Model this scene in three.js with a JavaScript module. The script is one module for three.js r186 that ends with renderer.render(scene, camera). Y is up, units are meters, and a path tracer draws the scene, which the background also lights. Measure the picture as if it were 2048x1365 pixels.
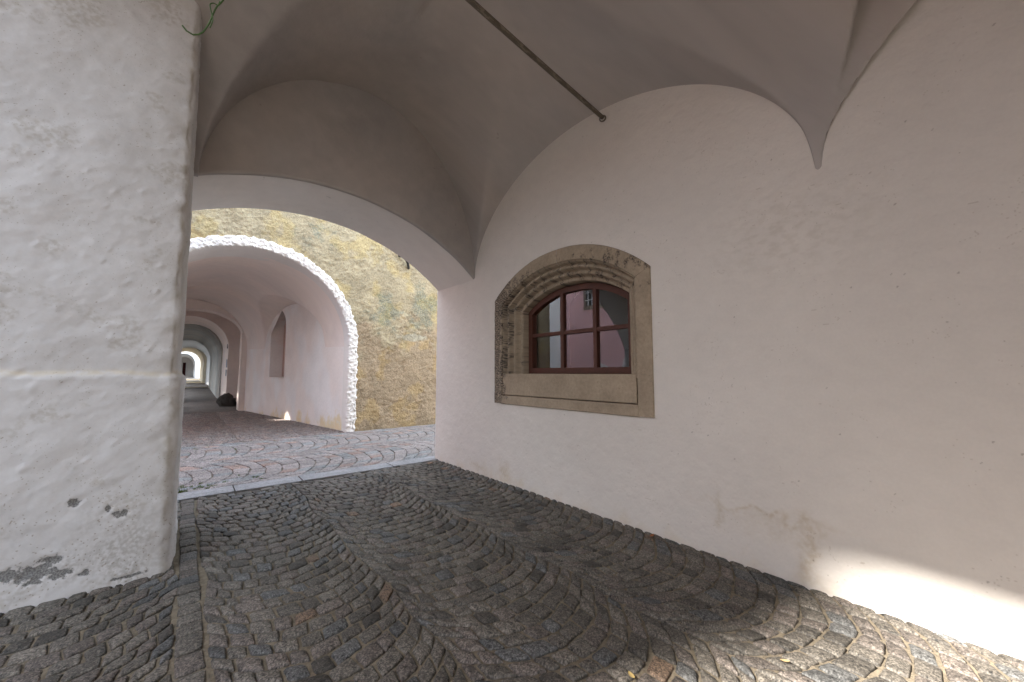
import * as THREE from 'three';
import { mergeGeometries } from 'three/addons/utils/BufferGeometryUtils.js';
import { createNoise2D, createNoise3D } from 'simplex-noise';

// ---------------------------------------------------------------- camera, sky, sun, exposure
const scene = new THREE.Scene();
const camera = new THREE.PerspectiveCamera(81.65, 1024 / 682, 0.05, 400);
camera.position.set(0, 1.2, 0);
camera.rotation.order = 'YXZ';
camera.rotation.set(THREE.MathUtils.degToRad(4.6), THREE.MathUtils.degToRad(-39.53), 0);

const renderer = new THREE.WebGLRenderer({ antialias: true });
renderer.toneMapping = THREE.LinearToneMapping;
renderer.toneMappingExposure = 8.8;
renderer.shadowMap.enabled = true;
renderer.setSize(1024, 682);

const SUN = new THREE.Vector3(-1, 0.9, -0.273).normalize();      // towards the sun
{                                                                  // hazy summer sky, computed
  const w = 256, h = 128, d = new Float32Array(w * h * 4), v = new THREE.Vector3();
  for (let j = 0; j < h; j++) for (let i = 0; i < w; i++) {
    const el = ((j + 0.5) / h - 0.5) * Math.PI, az = ((i + 0.5) / w - 0.5) * 2 * Math.PI, k = (j * w + i) * 4;
    v.set(Math.cos(el) * Math.cos(az), Math.sin(el), Math.cos(el) * Math.sin(az));
    const t = Math.pow(Math.max(0, Math.sin(el)), 0.55), c = Math.max(0, v.dot(SUN)), glow = 0.35 * Math.pow(c, 12) + 0.25 * c * c * c;
    const below = el < 0 ? 0.6 : 1;
    d[k] = (0.6 - 0.24 * t + 0.4 * glow) * below; d[k + 1] = (0.63 - 0.18 * t + 0.38 * glow) * below; d[k + 2] = (0.67 - 0.09 * t + 0.33 * glow) * below; d[k + 3] = 1;
  }
  const t = new THREE.DataTexture(d, w, h, THREE.RGBAFormat, THREE.FloatType); t.mapping = THREE.EquirectangularReflectionMapping; t.magFilter = t.minFilter = THREE.LinearFilter; t.needsUpdate = true;
  scene.background = t; scene.environment = t;
}
const sun = new THREE.DirectionalLight(0xfffaf2, 2.8);
sun.position.copy(SUN).multiplyScalar(60);
sun.castShadow = true; sun.shadow.radius = 4; sun.shadow.mapSize.set(4096, 4096);
Object.assign(sun.shadow.camera, { left: -40, right: 40, top: 40, bottom: -40, near: 1, far: 160 });
scene.add(sun, sun.target);

// ---------------------------------------------------------------- helpers
let seed = 12345;
const rnd = () => { seed = (seed + 0x6d2b79f5) | 0; let t = Math.imul(seed ^ (seed >>> 15), 1 | seed); t = (t + Math.imul(t ^ (t >>> 7), 61 | t)) ^ t; return ((t ^ (t >>> 14)) >>> 0) / 4294967296; };
const n2 = createNoise2D(rnd), n3 = createNoise3D(rnd);
const lerp = (a, b, t) => a + (b - a) * t, clamp = (v, a = 0, b = 1) => Math.min(b, Math.max(a, v));
const smooth = (a, b, v) => { const t = clamp((v - a) / (b - a)); return t * t * (3 - 2 * t); };
const fbm2 = (x, y, o = 4) => { let s = 0, a = 0.5, f = 1; for (let i = 0; i < o; i++) { s += a * n2(x * f, y * f); a *= 0.5; f *= 2.03; } return s; };
const fbm3 = (x, y, z, o = 3) => { let s = 0, a = 0.5, f = 1; for (let i = 0; i < o; i++) { s += a * n3(x * f, y * f, z * f); a *= 0.5; f *= 2.03; } return s; };
// a tiling lattice noise for repeating textures
function tileNoise(period, sd) {
  const g = new Float32Array(period * period); let s = sd * 7919 + 13;
  for (let i = 0; i < g.length; i++) { s = (Math.imul(s, 1664525) + 1013904223) | 0; g[i] = ((s >>> 8) & 0xffff) / 65535; }
  const at = (i, j) => g[((j % period) + period) % period * period + ((i % period) + period) % period];
  return (u, v) => { const x = u * period, y = v * period, i = Math.floor(x), j = Math.floor(y); let a = x - i, b = y - j; a = a * a * (3 - 2 * a); b = b * b * (3 - 2 * b); return lerp(lerp(at(i, j), at(i + 1, j), a), lerp(at(i, j + 1), at(i + 1, j + 1), a), b); };
}
const fbmTile = (base, oct, sd) => { const ns = []; for (let i = 0; i < oct; i++) ns.push(tileNoise(base << i, sd + i)); return (u, v) => { let s = 0, a = 0.5, t = 0; for (const n of ns) { s += a * n(u, v); t += a; a *= 0.55; } return s / t; }; };
function tex(w, h, fn, { srgb = false, rep = [1, 1], wrap = true } = {}) {
  const d = new Uint8Array(w * h * 4), c = [0, 0, 0];
  for (let j = 0; j < h; j++) for (let i = 0; i < w; i++) {
    const o = fn((i + 0.5) / w, (j + 0.5) / h, c) || c, k = (j * w + i) * 4;
    for (let q = 0; q < 3; q++) { let v = clamp(o[q]); if (srgb) v = v <= 0.0031308 ? v * 12.92 : 1.055 * Math.pow(v, 1 / 2.4) - 0.055; d[k + q] = Math.round(v * 255); }
    d[k + 3] = 255;
  }
  const t = new THREE.DataTexture(d, w, h, THREE.RGBAFormat);
  t.magFilter = THREE.LinearFilter; t.minFilter = THREE.LinearMipmapLinearFilter; t.generateMipmaps = true;
  t.wrapS = t.wrapT = wrap ? THREE.RepeatWrapping : THREE.ClampToEdgeWrapping;
  if (srgb) t.colorSpace = THREE.SRGBColorSpace;
  t.repeat.set(...rep); t.needsUpdate = true;
  return t;
}
const used = new Map();
const numbered = (n) => { const k = used.get(n) || 0; used.set(n, k + 1); return k ? n + '_' + String(k).padStart(3, '0') : n; };
function add(parent, name, geo, mat) {
  const m = new THREE.Mesh(geo, mat); m.name = parent === scene ? numbered(name) : name;
  m.castShadow = m.receiveShadow = true; parent.add(m); return m;
}
function thing(name, label, category, group) { const g = new THREE.Group(); g.name = numbered(name); g.userData = { label, category }; if (group) g.userData.group = group; scene.add(g); return g; }
function structure(name) { const g = new THREE.Group(); g.name = name; g.userData.kind = 'structure'; scene.add(g); return g; }
function grid(nu, nv, fn, uvf) {                       // fn(i/nu, j/nv) -> [x,y,z]
  const p = new Float32Array((nu + 1) * (nv + 1) * 3), uv = new Float32Array((nu + 1) * (nv + 1) * 2), ix = [];
  for (let j = 0; j <= nv; j++) for (let i = 0; i <= nu; i++) {
    const k = j * (nu + 1) + i, q = fn(i / nu, j / nv, i, j); p.set(q, k * 3);
    const w = uvf ? uvf(i / nu, j / nv, q, i, j) : [i / nu, j / nv]; uv.set(w, k * 2);
    if (i < nu && j < nv) { const a = k, b = k + 1, c = k + nu + 1, d = c + 1; ix.push(a, b, d, a, d, c); }
  }
  const g = new THREE.BufferGeometry();
  g.setAttribute('position', new THREE.BufferAttribute(p, 3)); g.setAttribute('uv', new THREE.BufferAttribute(uv, 2)); g.setIndex(ix); g.computeVertexNormals();
  return g;
}
const box = (x0, x1, y0, y1, z0, z1) => { const g = new THREE.BoxGeometry(x1 - x0, y1 - y0, z1 - z0); g.translate((x0 + x1) / 2, (y0 + y1) / 2, (z0 + z1) / 2); const p = g.attributes.position, n = g.attributes.normal, uv = g.attributes.uv; for (let i = 0; i < p.count; i++) { const ax = Math.abs(n.getX(i)) > 0.5, ay = Math.abs(n.getY(i)) > 0.5; uv.setXY(i, ax ? p.getZ(i) : p.getX(i), ay ? p.getZ(i) : p.getY(i)); } return g; };
function shapeFrom(pts) { const s = new THREE.Shape(); pts.forEach(([a, b], i) => (i ? s.lineTo(a, b) : s.moveTo(a, b))); return s; }
// extrude an (x,y) outline from z0 to z1
function slabXY(pts, z0, z1, holes = [], bevel = 0) {
  const s = shapeFrom(pts); for (const h of holes) s.holes.push(new THREE.Path(h.map(([a, b]) => new THREE.Vector2(a, b))));
  const g = new THREE.ExtrudeGeometry(s, { depth: z1 - z0 - 2 * bevel, bevelEnabled: bevel > 0, bevelSize: bevel, bevelThickness: bevel, bevelOffset: -bevel, bevelSegments: 3, steps: 1, curveSegments: 24 });
  g.translate(0, 0, z0 + bevel); return g;
}
// extrude a (z,y) outline from x0 to x1
function slabZY(pts, x0, x1, holes = [], bevel = 0) { const g = slabXY(pts.map(([z, y]) => [-z, y]), x0, x1, holes.map((h) => h.map(([z, y]) => [-z, y])), bevel); g.rotateY(Math.PI / 2); return g; }
// after rotateY(+90): (a,b,c) -> (c,b,-a): a=-z gives z back, c = x
const arcPts = (cx, cy, r, a0, a1, n) => Array.from({ length: n + 1 }, (_, i) => { const a = lerp(a0, a1, i / n); return [cx + r * Math.cos(a), cy + r * Math.sin(a)]; });

// ---------------------------------------------------------------- textures and materials
const fA = fbmTile(4, 6, 3), fB = fbmTile(8, 5, 21), fC = fbmTile(32, 3, 40), fD = fbmTile(3, 4, 60), fE = fbmTile(64, 3, 77);
const plasterBump = tex(1024, 1024, (u, v, c) => { const k = 0.5 * fA(u, v) + 0.22 * fB(u, v * 1) + 0.12 * fC(u, v) + 0.1 * fE(u, v); const trowel = Math.pow(fB(v, u * 0 + fD(u, v)), 2) * 0.12; c[0] = c[1] = c[2] = k + trowel; }, { rep: [0.5, 0.5] });
const plasterMap = (r, g, b, amt) => tex(512, 512, (u, v, c) => { const m = 1 + amt * (fA(u, v) - 0.5) * 1.6 + amt * (fC(u, v) - 0.5) * 0.8, w = (fD(u, v) - 0.5) * amt * 0.6; const s = fE(u, v) > 0.83 && fB(v, u) > 0.6 ? 0.82 : 1; c[0] = r * m * s * (1 + w); c[1] = g * m * s; c[2] = b * m * s * (1 - w); }, { srgb: true, rep: [0.31, 0.31] });
const std = (o) => new THREE.MeshStandardMaterial({ roughness: 0.93, metalness: 0, ...o });
const withBump = (t, rep) => { const c = t.clone(); c.repeat.set(rep, rep); c.needsUpdate = true; return c; };
const M = {};
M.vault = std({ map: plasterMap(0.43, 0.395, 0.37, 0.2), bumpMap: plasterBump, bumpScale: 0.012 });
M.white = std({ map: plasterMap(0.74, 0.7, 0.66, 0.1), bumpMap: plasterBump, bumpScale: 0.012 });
M.pink = std({ map: plasterMap(0.79, 0.69, 0.63, 0.12), bumpMap: plasterBump, bumpScale: 0.01 });
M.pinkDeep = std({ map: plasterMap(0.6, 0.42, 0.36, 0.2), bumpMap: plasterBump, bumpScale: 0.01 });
M.pinkHouse = std({ map: plasterMap(0.68, 0.42, 0.42, 0.12), bumpMap: plasterBump, bumpScale: 0.008 });
M.grey = std({ map: plasterMap(0.4, 0.39, 0.36, 0.3), bumpMap: plasterBump, bumpScale: 0.01 });
M.cream = std({ map: plasterMap(0.72, 0.63, 0.47, 0.14), bumpMap: plasterBump, bumpScale: 0.01 });
M.pale = std({ map: plasterMap(0.74, 0.74, 0.73, 0.12), bumpMap: plasterBump, bumpScale: 0.01 });
M.umber = std({ map: plasterMap(0.2, 0.16, 0.13, 0.2), bumpMap: plasterBump, bumpScale: 0.01 });
M.dark = std({ color: new THREE.Color().setRGB(0.02, 0.018, 0.016) });
M.roofTile = std({ color: new THREE.Color().setRGB(0.25, 0.1, 0.06) });

// ---------------------------------------------------------------- arcade building: wall, pier, arches and vault
const WX = 2.76, ZE = -4.08, ZF = -5.05;
const arcade = thing('arcade_building', 'whitewashed arcade building with groin vault, thick pier and stone framed window', 'building');

// stone window outline: offset d inward from the outer edge (z is measured from the axis ZW)
const ZW = -2.645, HW = 1.0, RA = 1.42;
const arcC = (() => { // circle through (HW,2.03) and (0,2.4)
  const ax = HW, ay = 2.03, bx = 0, by = 2.4, mx = (ax + bx) / 2, my = (ay + by) / 2, dx = bx - ax, dy = by - ay, L = Math.hypot(dx, dy), h = Math.sqrt(RA * RA - L * L / 4);
  let px = mx - (dy / L) * h, py = my + (dx / L) * h; if (py > my) { px = mx + (dy / L) * h; py = my - (dx / L) * h; } return [px, py]; })();
const arcY = (z, d) => arcC[1] + Math.sqrt(Math.max(0, (RA - d) ** 2 - (Math.abs(z) - arcC[0]) ** 2));
const winOutline = (d, yb, n = 20) => { const w = HW - d, p = [[-w, yb], [w, yb]]; for (let i = 0; i <= n; i++) { const z = lerp(w, 0, i / n); p.push([z, arcY(z, d)]); } for (let i = 1; i <= n; i++) { const z = lerp(0, -w, i / n); p.push([z, arcY(z, d)]); } return p.map(([z, y]) => [z + ZW, y]); };

// colour of the long wall: whitewash with damp stains low down, as the photograph shows them
const wallZ0 = -5.05, wallZ1 = 3.2;
const blob = (z, y, cz, cy, rz, ry) => Math.exp(-(((z - cz) / rz) ** 2 + ((y - cy) / ry) ** 2));
M.wall = std({
  map: tex(2048, 1024, (u, v, c) => {
    const z = wallZ1 - u * (wallZ1 - wallZ0), y = v * 4.7;
    const m = 1 + 0.05 * fbm2(z * 0.8, y * 0.8, 4) + 0.035 * fbm2(z * 5, y * 7, 3) + 0.03 * fbm2(z * 40, y * 40, 2);
    let r = 0.71 * m, g = 0.66 * m, b = 0.605 * m;
    const edge = fbm2(z * 4 + 5, y * 4, 4), fine = fbm2(z * 25, y * 25, 3);
    // rising damp: ragged yellowish tide marks along the foot
    const tide = smooth(0.0, 0.25, 0.12 + 0.22 * fbm2(z * 1.7, 3.3, 4) - y + 0.12 * edge) * (0.5 + 0.5 * fine + 0.3);
    const st = clamp(tide * 0.55);
    r *= 1 - 0.1 * st; g *= 1 - 0.2 * st; b *= 1 - 0.38 * st;
    // a brown tide line running down the wall near the sunlit foot
    for (const [cz, cy, rz, ry, k] of [[-0.95, 0.34, 0.3, 0.02, 0.35], [-0.72, 0.2, 0.035, 0.16, 0.4], [-1.2, 0.3, 0.02, 0.1, 0.35], [-3.5, 0.12, 0.1, 0.08, 0.4], [-4.0, 0.08, 0.14, 0.06, 0.35], [-0.9, 0.28, 0.2, 0.08, 0.14]]) {
      const q = k * blob(z + 0.05 * edge, y + 0.05 * n2(z * 6, y * 6), cz, cy, rz, ry) * clamp(0.75 + fine); r *= 1 - 0.4 * q; g *= 1 - 0.55 * q; b *= 1 - 0.8 * q;
    }
    // grey scuffs and a patched area of plaster
    const patch = blob(z, y, -0.75, 2.05, 0.4, 0.28) * clamp(0.3 + 1.6 * fbm2(z * 9, y * 16, 3)); r *= 1 - 0.1 * patch; g *= 1 - 0.11 * patch; b *= 1 - 0.13 * patch;
    const sp = n2(z * 34 + 11, y * 34); if (sp > 0.925 && n2(z * 3, y * 3 + 9) > 0.1) { r *= 0.62; g *= 0.6; b *= 0.58; }
    const scratch = Math.abs(fbm2(z * 3 + 40, y * 9, 2)) < 0.004 && n2(z * 2, y * 2 + 30) > 0.35; if (scratch) { r *= 0.8; g *= 0.77; b *= 0.74; }
    c[0] = r; c[1] = g; c[2] = b;
  }, { srgb: true, rep: [1 / (wallZ1 - wallZ0), 1 / 4.7] }),
  bumpMap: plasterBump, bumpScale: 0.022,
});
M.wall.map.offset.set(wallZ1 / (wallZ1 - wallZ0), 0);            // shape coordinate is -z, so -wallZ1 lies at u = 0
{
  // the long side wall with its window opening
  const g = slabZY([[wallZ0, -0.3], [wallZ1, -0.3], [wallZ1, 4.7], [wallZ0, 4.7]], WX, WX + 0.55, [winOutline(0.03, 0.89)], 0.012);
  add(arcade, 'side_wall', g, M.wall);
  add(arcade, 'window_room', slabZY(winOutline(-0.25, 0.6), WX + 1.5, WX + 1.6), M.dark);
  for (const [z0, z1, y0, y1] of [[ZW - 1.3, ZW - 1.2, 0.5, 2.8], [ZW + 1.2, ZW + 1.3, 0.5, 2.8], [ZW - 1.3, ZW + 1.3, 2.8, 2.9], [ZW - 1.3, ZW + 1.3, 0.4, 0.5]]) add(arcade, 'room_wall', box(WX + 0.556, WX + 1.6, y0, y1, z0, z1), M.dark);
}
{
  // transverse end wall with its low segmental arch
  const cx = 1.02, cy = 0.45, R = 2.6, xl = -1.25, yl = cy + Math.sqrt(R * R - (xl - cx) ** 2), aR = Math.atan2(Math.sqrt(R * R - (WX + 0.02 - cx) ** 2), WX + 0.02 - cx), aL = Math.atan2(yl - cy, xl - cx);
  const pts = [[WX + 0.02, 4.7], [-1.6, 4.7], [-1.6, -0.3], [xl, -0.3], ...arcPts(cx, cy, R, aL, aR, 60)];
  const g = slabXY(pts, ZF + 0.004, ZE, [], 0.025);
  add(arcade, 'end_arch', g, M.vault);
  add(arcade, 'arch_soffit', grid(70, 10, (u, v) => { const a = lerp(aL + 0.01, aR + 0.004, u), r = R - 0.005 + 0.004 * n2(u * 8, v * 3); return [cx + r * Math.cos(a), cy + r * Math.sin(a), lerp(ZF + 0.03, ZE - 0.03, v)]; }, (u, v, q) => [q[0] + 0.3 * q[1], q[2]]), M.white);  // lighter lining under the arch: light from the alley put into its colour
}
// groin vault over the bay, the transverse rib and the start of the next bay
const YS = 2.43;
const ell = (t, p) => Math.pow(Math.sqrt(Math.max(0, 1 - t * t)), p);
const ribNear = (ae) => -0.55 + 0.3 * (1 - Math.pow(ae, 13));
function ceil(x, z) {
  const e = clamp((x - 1.38) / 1.38, -1, 1), ae = Math.abs(e);
  const b1 = e >= 0 ? YS + 1.79 * ell(e, 1.12) : 2.84 + 1.38 * ell(e, 1.05);
  let b2, lift = 0;
  if (e >= 0) {
    const H = lerp(1.9, 1.16, Math.pow(ae, 1.4));
    const zn = ribNear(ae);
    lift = 0.7 * smooth(zn, zn + 0.07, z) * smooth(1, 0.9, ae); const t1 = (z + 2.33) / 1.75, c2 = 1.4, t2 = (z - c2) / (c2 - zn);
    b2 = YS + H * Math.max(Math.abs(t1) < 1 ? ell(t1, 1.1) : 0, Math.abs(t2) < 1 ? ell(t2, 1.1) : 0);
  } else {
    const k = Math.sqrt(ae), c = lerp(-2.33, -0.6, k), a = lerp(1.75, 3.48, k);
    const t = (z - c) / a, c2 = 1.4, t2 = (z - c2) / (c2 + 0.25);
    b2 = YS + 1.9 * Math.max(Math.abs(t) < 1 ? ell(t, 0.8 + 0.3 * (1 - ae)) : 0, Math.abs(t2) < 1 ? ell(t2, 1.1) : 0);
  }
  const k = 0.05, bb = Math.min(Math.max(4.45, b1), b1 + lift), d = bb - b2;                       // groins are soft, hand-plastered edges
  return 0.5 * (bb + b2 + Math.sqrt(d * d + k * k)) - k * 0.5 - 0.08 * Math.exp(-(((z + 0.565) / 0.035) ** 2)) * smooth(0.96, 1, e);
}
{
  const xs = [-0.08]; for (let i = 0; i <= 130; i++) xs.push(1.38 - 1.385 * Math.cos(Math.PI * i / 130));
  const zs = []; for (let i = 0; i <= 130; i++) zs.push(-2.33 - 1.756 * Math.cos(Math.PI * i / 130)); for (let i = 1; i <= 8; i++) zs.push(lerp(-0.574, -0.55, i / 8)); for (let i = 1; i <= 14; i++) zs.push(lerp(-0.55, -0.22, i / 14)); for (let i = 1; i <= 50; i++) zs.push(-0.22 + 3.42 * (1 - Math.cos(Math.PI / 2 * i / 50)));
  const g = grid(xs.length - 1, zs.length - 1, (u, v, i, j) => { const x = xs[i], z = zs[j]; const w = 0.014 * fbm2(x * 1.3 + 7, z * 1.3, 3); return [x, ceil(clamp(x, 0, WX), z) + w * Math.min(1, 4 * (1 - Math.abs((x - 1.38) / 1.385))), z]; }, (u, v, q) => [q[0] + 0.6 * q[1], q[2] + 0.6 * q[1]]);
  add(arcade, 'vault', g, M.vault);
  // transverse rib, widening as it leaves the wall
  const rp = [[0, 0.12], [0, -0.004], [0.04, -0.014], [0.5, -0.02], [0.85, -0.018], [0.9, 0.0], [0.9, 0.06]];
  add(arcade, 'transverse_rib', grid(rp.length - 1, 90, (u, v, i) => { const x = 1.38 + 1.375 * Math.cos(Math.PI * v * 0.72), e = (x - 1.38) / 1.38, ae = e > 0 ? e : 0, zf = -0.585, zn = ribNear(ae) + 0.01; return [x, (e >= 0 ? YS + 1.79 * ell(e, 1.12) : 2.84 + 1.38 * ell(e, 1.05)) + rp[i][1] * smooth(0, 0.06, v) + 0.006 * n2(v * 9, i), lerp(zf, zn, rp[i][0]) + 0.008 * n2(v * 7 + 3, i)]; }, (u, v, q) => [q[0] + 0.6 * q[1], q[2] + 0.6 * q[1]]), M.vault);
}
// left arcade: tall opening between the pier and the next one, and its masonry
{
  const zA = -3.3, zB = 0.3, ys = 3.8, yc = 4.06, w = (zB - zA) / 2, R = (w * w + (yc - ys) ** 2) / (2 * (yc - ys)), cz = (zA + zB) / 2, cy = yc - R, a = Math.asin(w / R);
  const pts = [[zA, 4.7], ...arcPts(cz, cy, R, Math.PI / 2 + a, Math.PI / 2 - a, 24), [zB, -0.3], [2.4, -0.3], [2.4, 4.7]];
  add(arcade, 'arcade_arch', slabZY(pts, -1.6, -0.3, [], 0.02), M.white);
  const head = [[zA, 4.7], ...arcPts(cz, cy, R, Math.PI / 2 + a, Math.PI / 2 - a, 24), [2.4, 3.8], [2.4, 4.7]];
  add(arcade, 'arch_head', slabZY(head, -0.298, -0.004), M.white);
  add(arcade, 'upper_storey', box(-1.58, 8, 4.55, 5.5, -5.04, 3.2), M.white);
  add(arcade, 'side_block', box(WX + 1.62, 8, -0.3, 4.55, -5.03, 3.18), M.white);
  add(arcade, 'side_block', box(WX + 0.54, WX + 1.64, 2.92, 4.55, -5.03, 3.18), M.white);
  add(arcade, 'side_block', box(WX + 0.54, WX + 1.64, -0.3, 2.92, -5.03, ZW - 1.302), M.white);
  add(arcade, 'side_block', box(WX + 0.54, WX + 1.64, -0.3, 2.92, ZW + 1.302, 3.18), M.white);
}
// the passage goes on behind the viewer, closed by a cross wall with a door-sized arch, added unseen to keep light out
{
  add(arcade, 'added_cross_wall', slabXY([[WX + 0.02, 4.7], [-1.6, 4.7], [-1.6, -0.3], [0.4, -0.3], [0.4, 1.6], ...arcPts(1.2, 1.6, 0.8, Math.PI, 0, 20), [2, -0.3], [WX + 0.02, -0.3]], 3.21, 3.6), M.vault);
}
// the thick pier on the left
const spallMask = (x, y) => {
  let m = 0;
  for (const [cx, cy, rx, ry] of [[-0.434, 0.49, 0.03, 0.03], [-0.3, 0.43, 0.018, 0.03], [-0.245, 0.385, 0.05, 0.025], [-0.56, 0.15, 0.1, 0.06], [-0.64, 0.17, 0.06, 0.04], [-0.5, 0.2, 0.05, 0.035], [-0.372, 0.1, 0.03, 0.02], [-0.2, 0.03, 0.1, 0.012], [-0.47, 0.12, 0.06, 0.03], [-0.9, 0.25, 0.1, 0.08]]) m = Math.max(m, blob(x, y, cx, cy, rx, ry));
  return smooth(0.42, 0.6, m + 0.5 * fbm2(x * 22, y * 22, 4) - 0.08) * smooth(0.12, 0.3, m);
};
{
  const X0 = -1.6, X1 = -0.03, Z0 = -4.14, Z1 = -3.28, r = 0.05, per = [];
  const seg = (ax, az, bx, bz, nx, nz, n) => { for (let i = 0; i < n; i++) { const t = i / n; per.push([lerp(ax, bx, t), lerp(az, bz, t), nx, nz]); } };
  const cor = (cx, cz, a0, n) => { for (let i = 0; i < n; i++) { const a = a0 - Math.PI / 2 * i / n; per.push([cx + r * Math.cos(a), cz + r * Math.sin(a), Math.cos(a), Math.sin(a)]); } };
  seg(X0 + r, Z1, X1 - r, Z1, 0, 1, 125); cor(X1 - r, Z1 - r, Math.PI / 2, 10); seg(X1, Z1 - r, X1, Z0 + r, 1, 0, 40); cor(X1 - r, Z0 + r, 0, 4); seg(X1 - r, Z0, X0 + r, Z0, 0, -1, 6); cor(X0 + r, Z0 + r, -Math.PI / 2, 3); seg(X0, Z0 + r, X0, Z1 - r, -1, 0, 6); cor(X0 + r, Z1 - r, Math.PI, 3); per.push(per[0]);
  const len = [0]; for (let i = 1; i < per.length; i++) len.push(len[i - 1] + Math.hypot(per[i][0] - per[i - 1][0], per[i][1] - per[i - 1][1]));
  const NV = 330;
  const g = grid(per.length - 1, NV, (u, v, i, j) => {
    const [x, z, nx, nz] = per[i === per.length - 1 ? 0 : i], y = -0.15 + 4.8 * v;
    const cornerD = Math.hypot(x - X1, z - Z1), cr = Math.exp(-cornerD / 0.09);
    let d = 0.016 * fbm3(x * 1.5, y * 1.2, z * 1.5, 3) + 0.0055 * fbm3(x * 5, y * 8, z * 5, 4) + 0.0026 * fbm3(x * 26, y * 26, z * 26, 2) + 0.02 * cr * fbm3(3 + x * 3, y * 5, z * 3, 3) - 0.02 * cr;
    const yl = 1.185 + 0.014 * n2(x * 2.2, 4.4) + 0.005 * n2(x * 13, 1);
    d += 0.026 * smooth(yl + 0.016, yl - 0.008, y) + 0.012 * smooth(0.25, 0, y);
    const bump = n3(x * 9, y * 9, z * 9); if (bump > 0.8 && n2(x * 1.7, y * 1.7 + 3) > 0) d += 0.009 * (bump - 0.8) / 0.2;   // lumps of limewash
    if (nz > 0.7) d -= 0.006 * spallMask(x, y);
    return [x + nx * d, y, z + nz * d];
  }, (u, v, q, i) => [len[i], -0.15 + 4.8 * v]);
  const W = 1.5;                                                // the front face fills u 0..W metres of the map
  M.pier = std({
    map: tex(1536, 2048, (u, v, c) => {
      const s = u * 2.6, x = X0 + r + s, y = v * 4.8;
      const m = 1 + 0.05 * fbm2(s * 1.1, y * 1.1, 4) + 0.05 * fbm2(s * 9, y * 9, 3) + 0.035 * fbm2(s * 45, y * 45, 2);
      let R = 0.61 * m, G = 0.592 * m, B = 0.582 * m;
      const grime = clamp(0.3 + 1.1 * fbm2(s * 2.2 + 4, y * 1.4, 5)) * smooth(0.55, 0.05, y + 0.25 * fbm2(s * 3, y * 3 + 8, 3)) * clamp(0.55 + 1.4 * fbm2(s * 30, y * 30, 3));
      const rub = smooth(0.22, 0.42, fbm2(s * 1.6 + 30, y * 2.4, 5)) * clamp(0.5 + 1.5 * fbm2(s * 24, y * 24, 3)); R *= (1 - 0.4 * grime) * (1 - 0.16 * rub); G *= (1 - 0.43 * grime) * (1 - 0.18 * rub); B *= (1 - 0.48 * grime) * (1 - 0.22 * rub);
      const yl = 1.185 + 0.014 * n2(x * 2.2, 4.4), band = blob(0, y, 0, yl + 0.012, 1, 0.016) * clamp(0.8 + fbm2(s * 12, y * 20, 3)); R *= 1 - 0.03 * band; G *= 1 - 0.1 * band; B *= 1 - 0.24 * band;
      const sp = n2(s * 42, y * 42 + 5) > 0.86 - 0.14 * smooth(0.8, 0.3, y) && n2(s * 4, y * 4) > -0.15 ? 1 : 0; if (sp) { R *= 0.66; G *= 0.62; B *= 0.56; }
      if (s < W + 0.05) { const k = spallMask(x, y), gr = 0.14 * (1 + 0.9 * n2(s * 90, y * 90)); R = lerp(R, gr, 0.85 * k); G = lerp(G, gr * 0.98, 0.85 * k); B = lerp(B, gr * 0.93, 0.85 * k); }
      // brown weathering on the worn arris
      const ar = Math.exp(-Math.abs(s - 1.49) / 0.035) * clamp(0.35 + 1.5 * fbm2(s * 10, y * 5, 4)); R *= 1 - 0.3 * ar; G *= 1 - 0.34 * ar; B *= 1 - 0.42 * ar;
      c[0] = R; c[1] = G; c[2] = B;
    }, { srgb: true, rep: [1 / 2.6, 1 / 4.8] }),
    bumpMap: withBump(plasterBump, 1.1), bumpScale: 0.003,
  });
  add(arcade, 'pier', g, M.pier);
  add(arcade, 'back_wall', box(-1.6, -1.27, -0.3, 4.6, ZE - 0.003, -4.1), M.white);
}
// tie rod with its anchor
M.rod = std({ map: tex(256, 256, (u, v, c) => { const k = fC(u, v), q = fB(u, v); const a = q > 0.56 ? 1 : 0.6; c[0] = 0.2 * a * (0.7 + 0.6 * k); c[1] = 0.165 * a * (0.7 + 0.6 * k); c[2] = 0.125 * a * (0.7 + 0.6 * k); }, { srgb: true, rep: [8, 2] }), roughness: 0.8, bumpMap: withBump(plasterBump, 6), bumpScale: 0.002 });
{
  const a = new THREE.Vector3(WX + 0.05, 3.475, -2.08), b = new THREE.Vector3(-0.1, 3.475, -1.72), pts = []; for (let i = 0; i <= 12; i++) { const p = a.clone().lerp(b, i / 12); p.y -= 0.012 * Math.sin(Math.PI * i / 12); pts.push(p); }
  add(arcade, 'tie_rod', new THREE.TubeGeometry(new THREE.CatmullRomCurve3(pts), 40, 0.0185, 10), M.rod);
  const ring = new THREE.TorusGeometry(0.026, 0.006, 8, 18); ring.rotateY(Math.PI / 2 + 0.4); ring.translate(WX - 0.03, 3.44, -2.05); add(arcade, 'anchor_ring', ring, M.rod);
}

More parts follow.
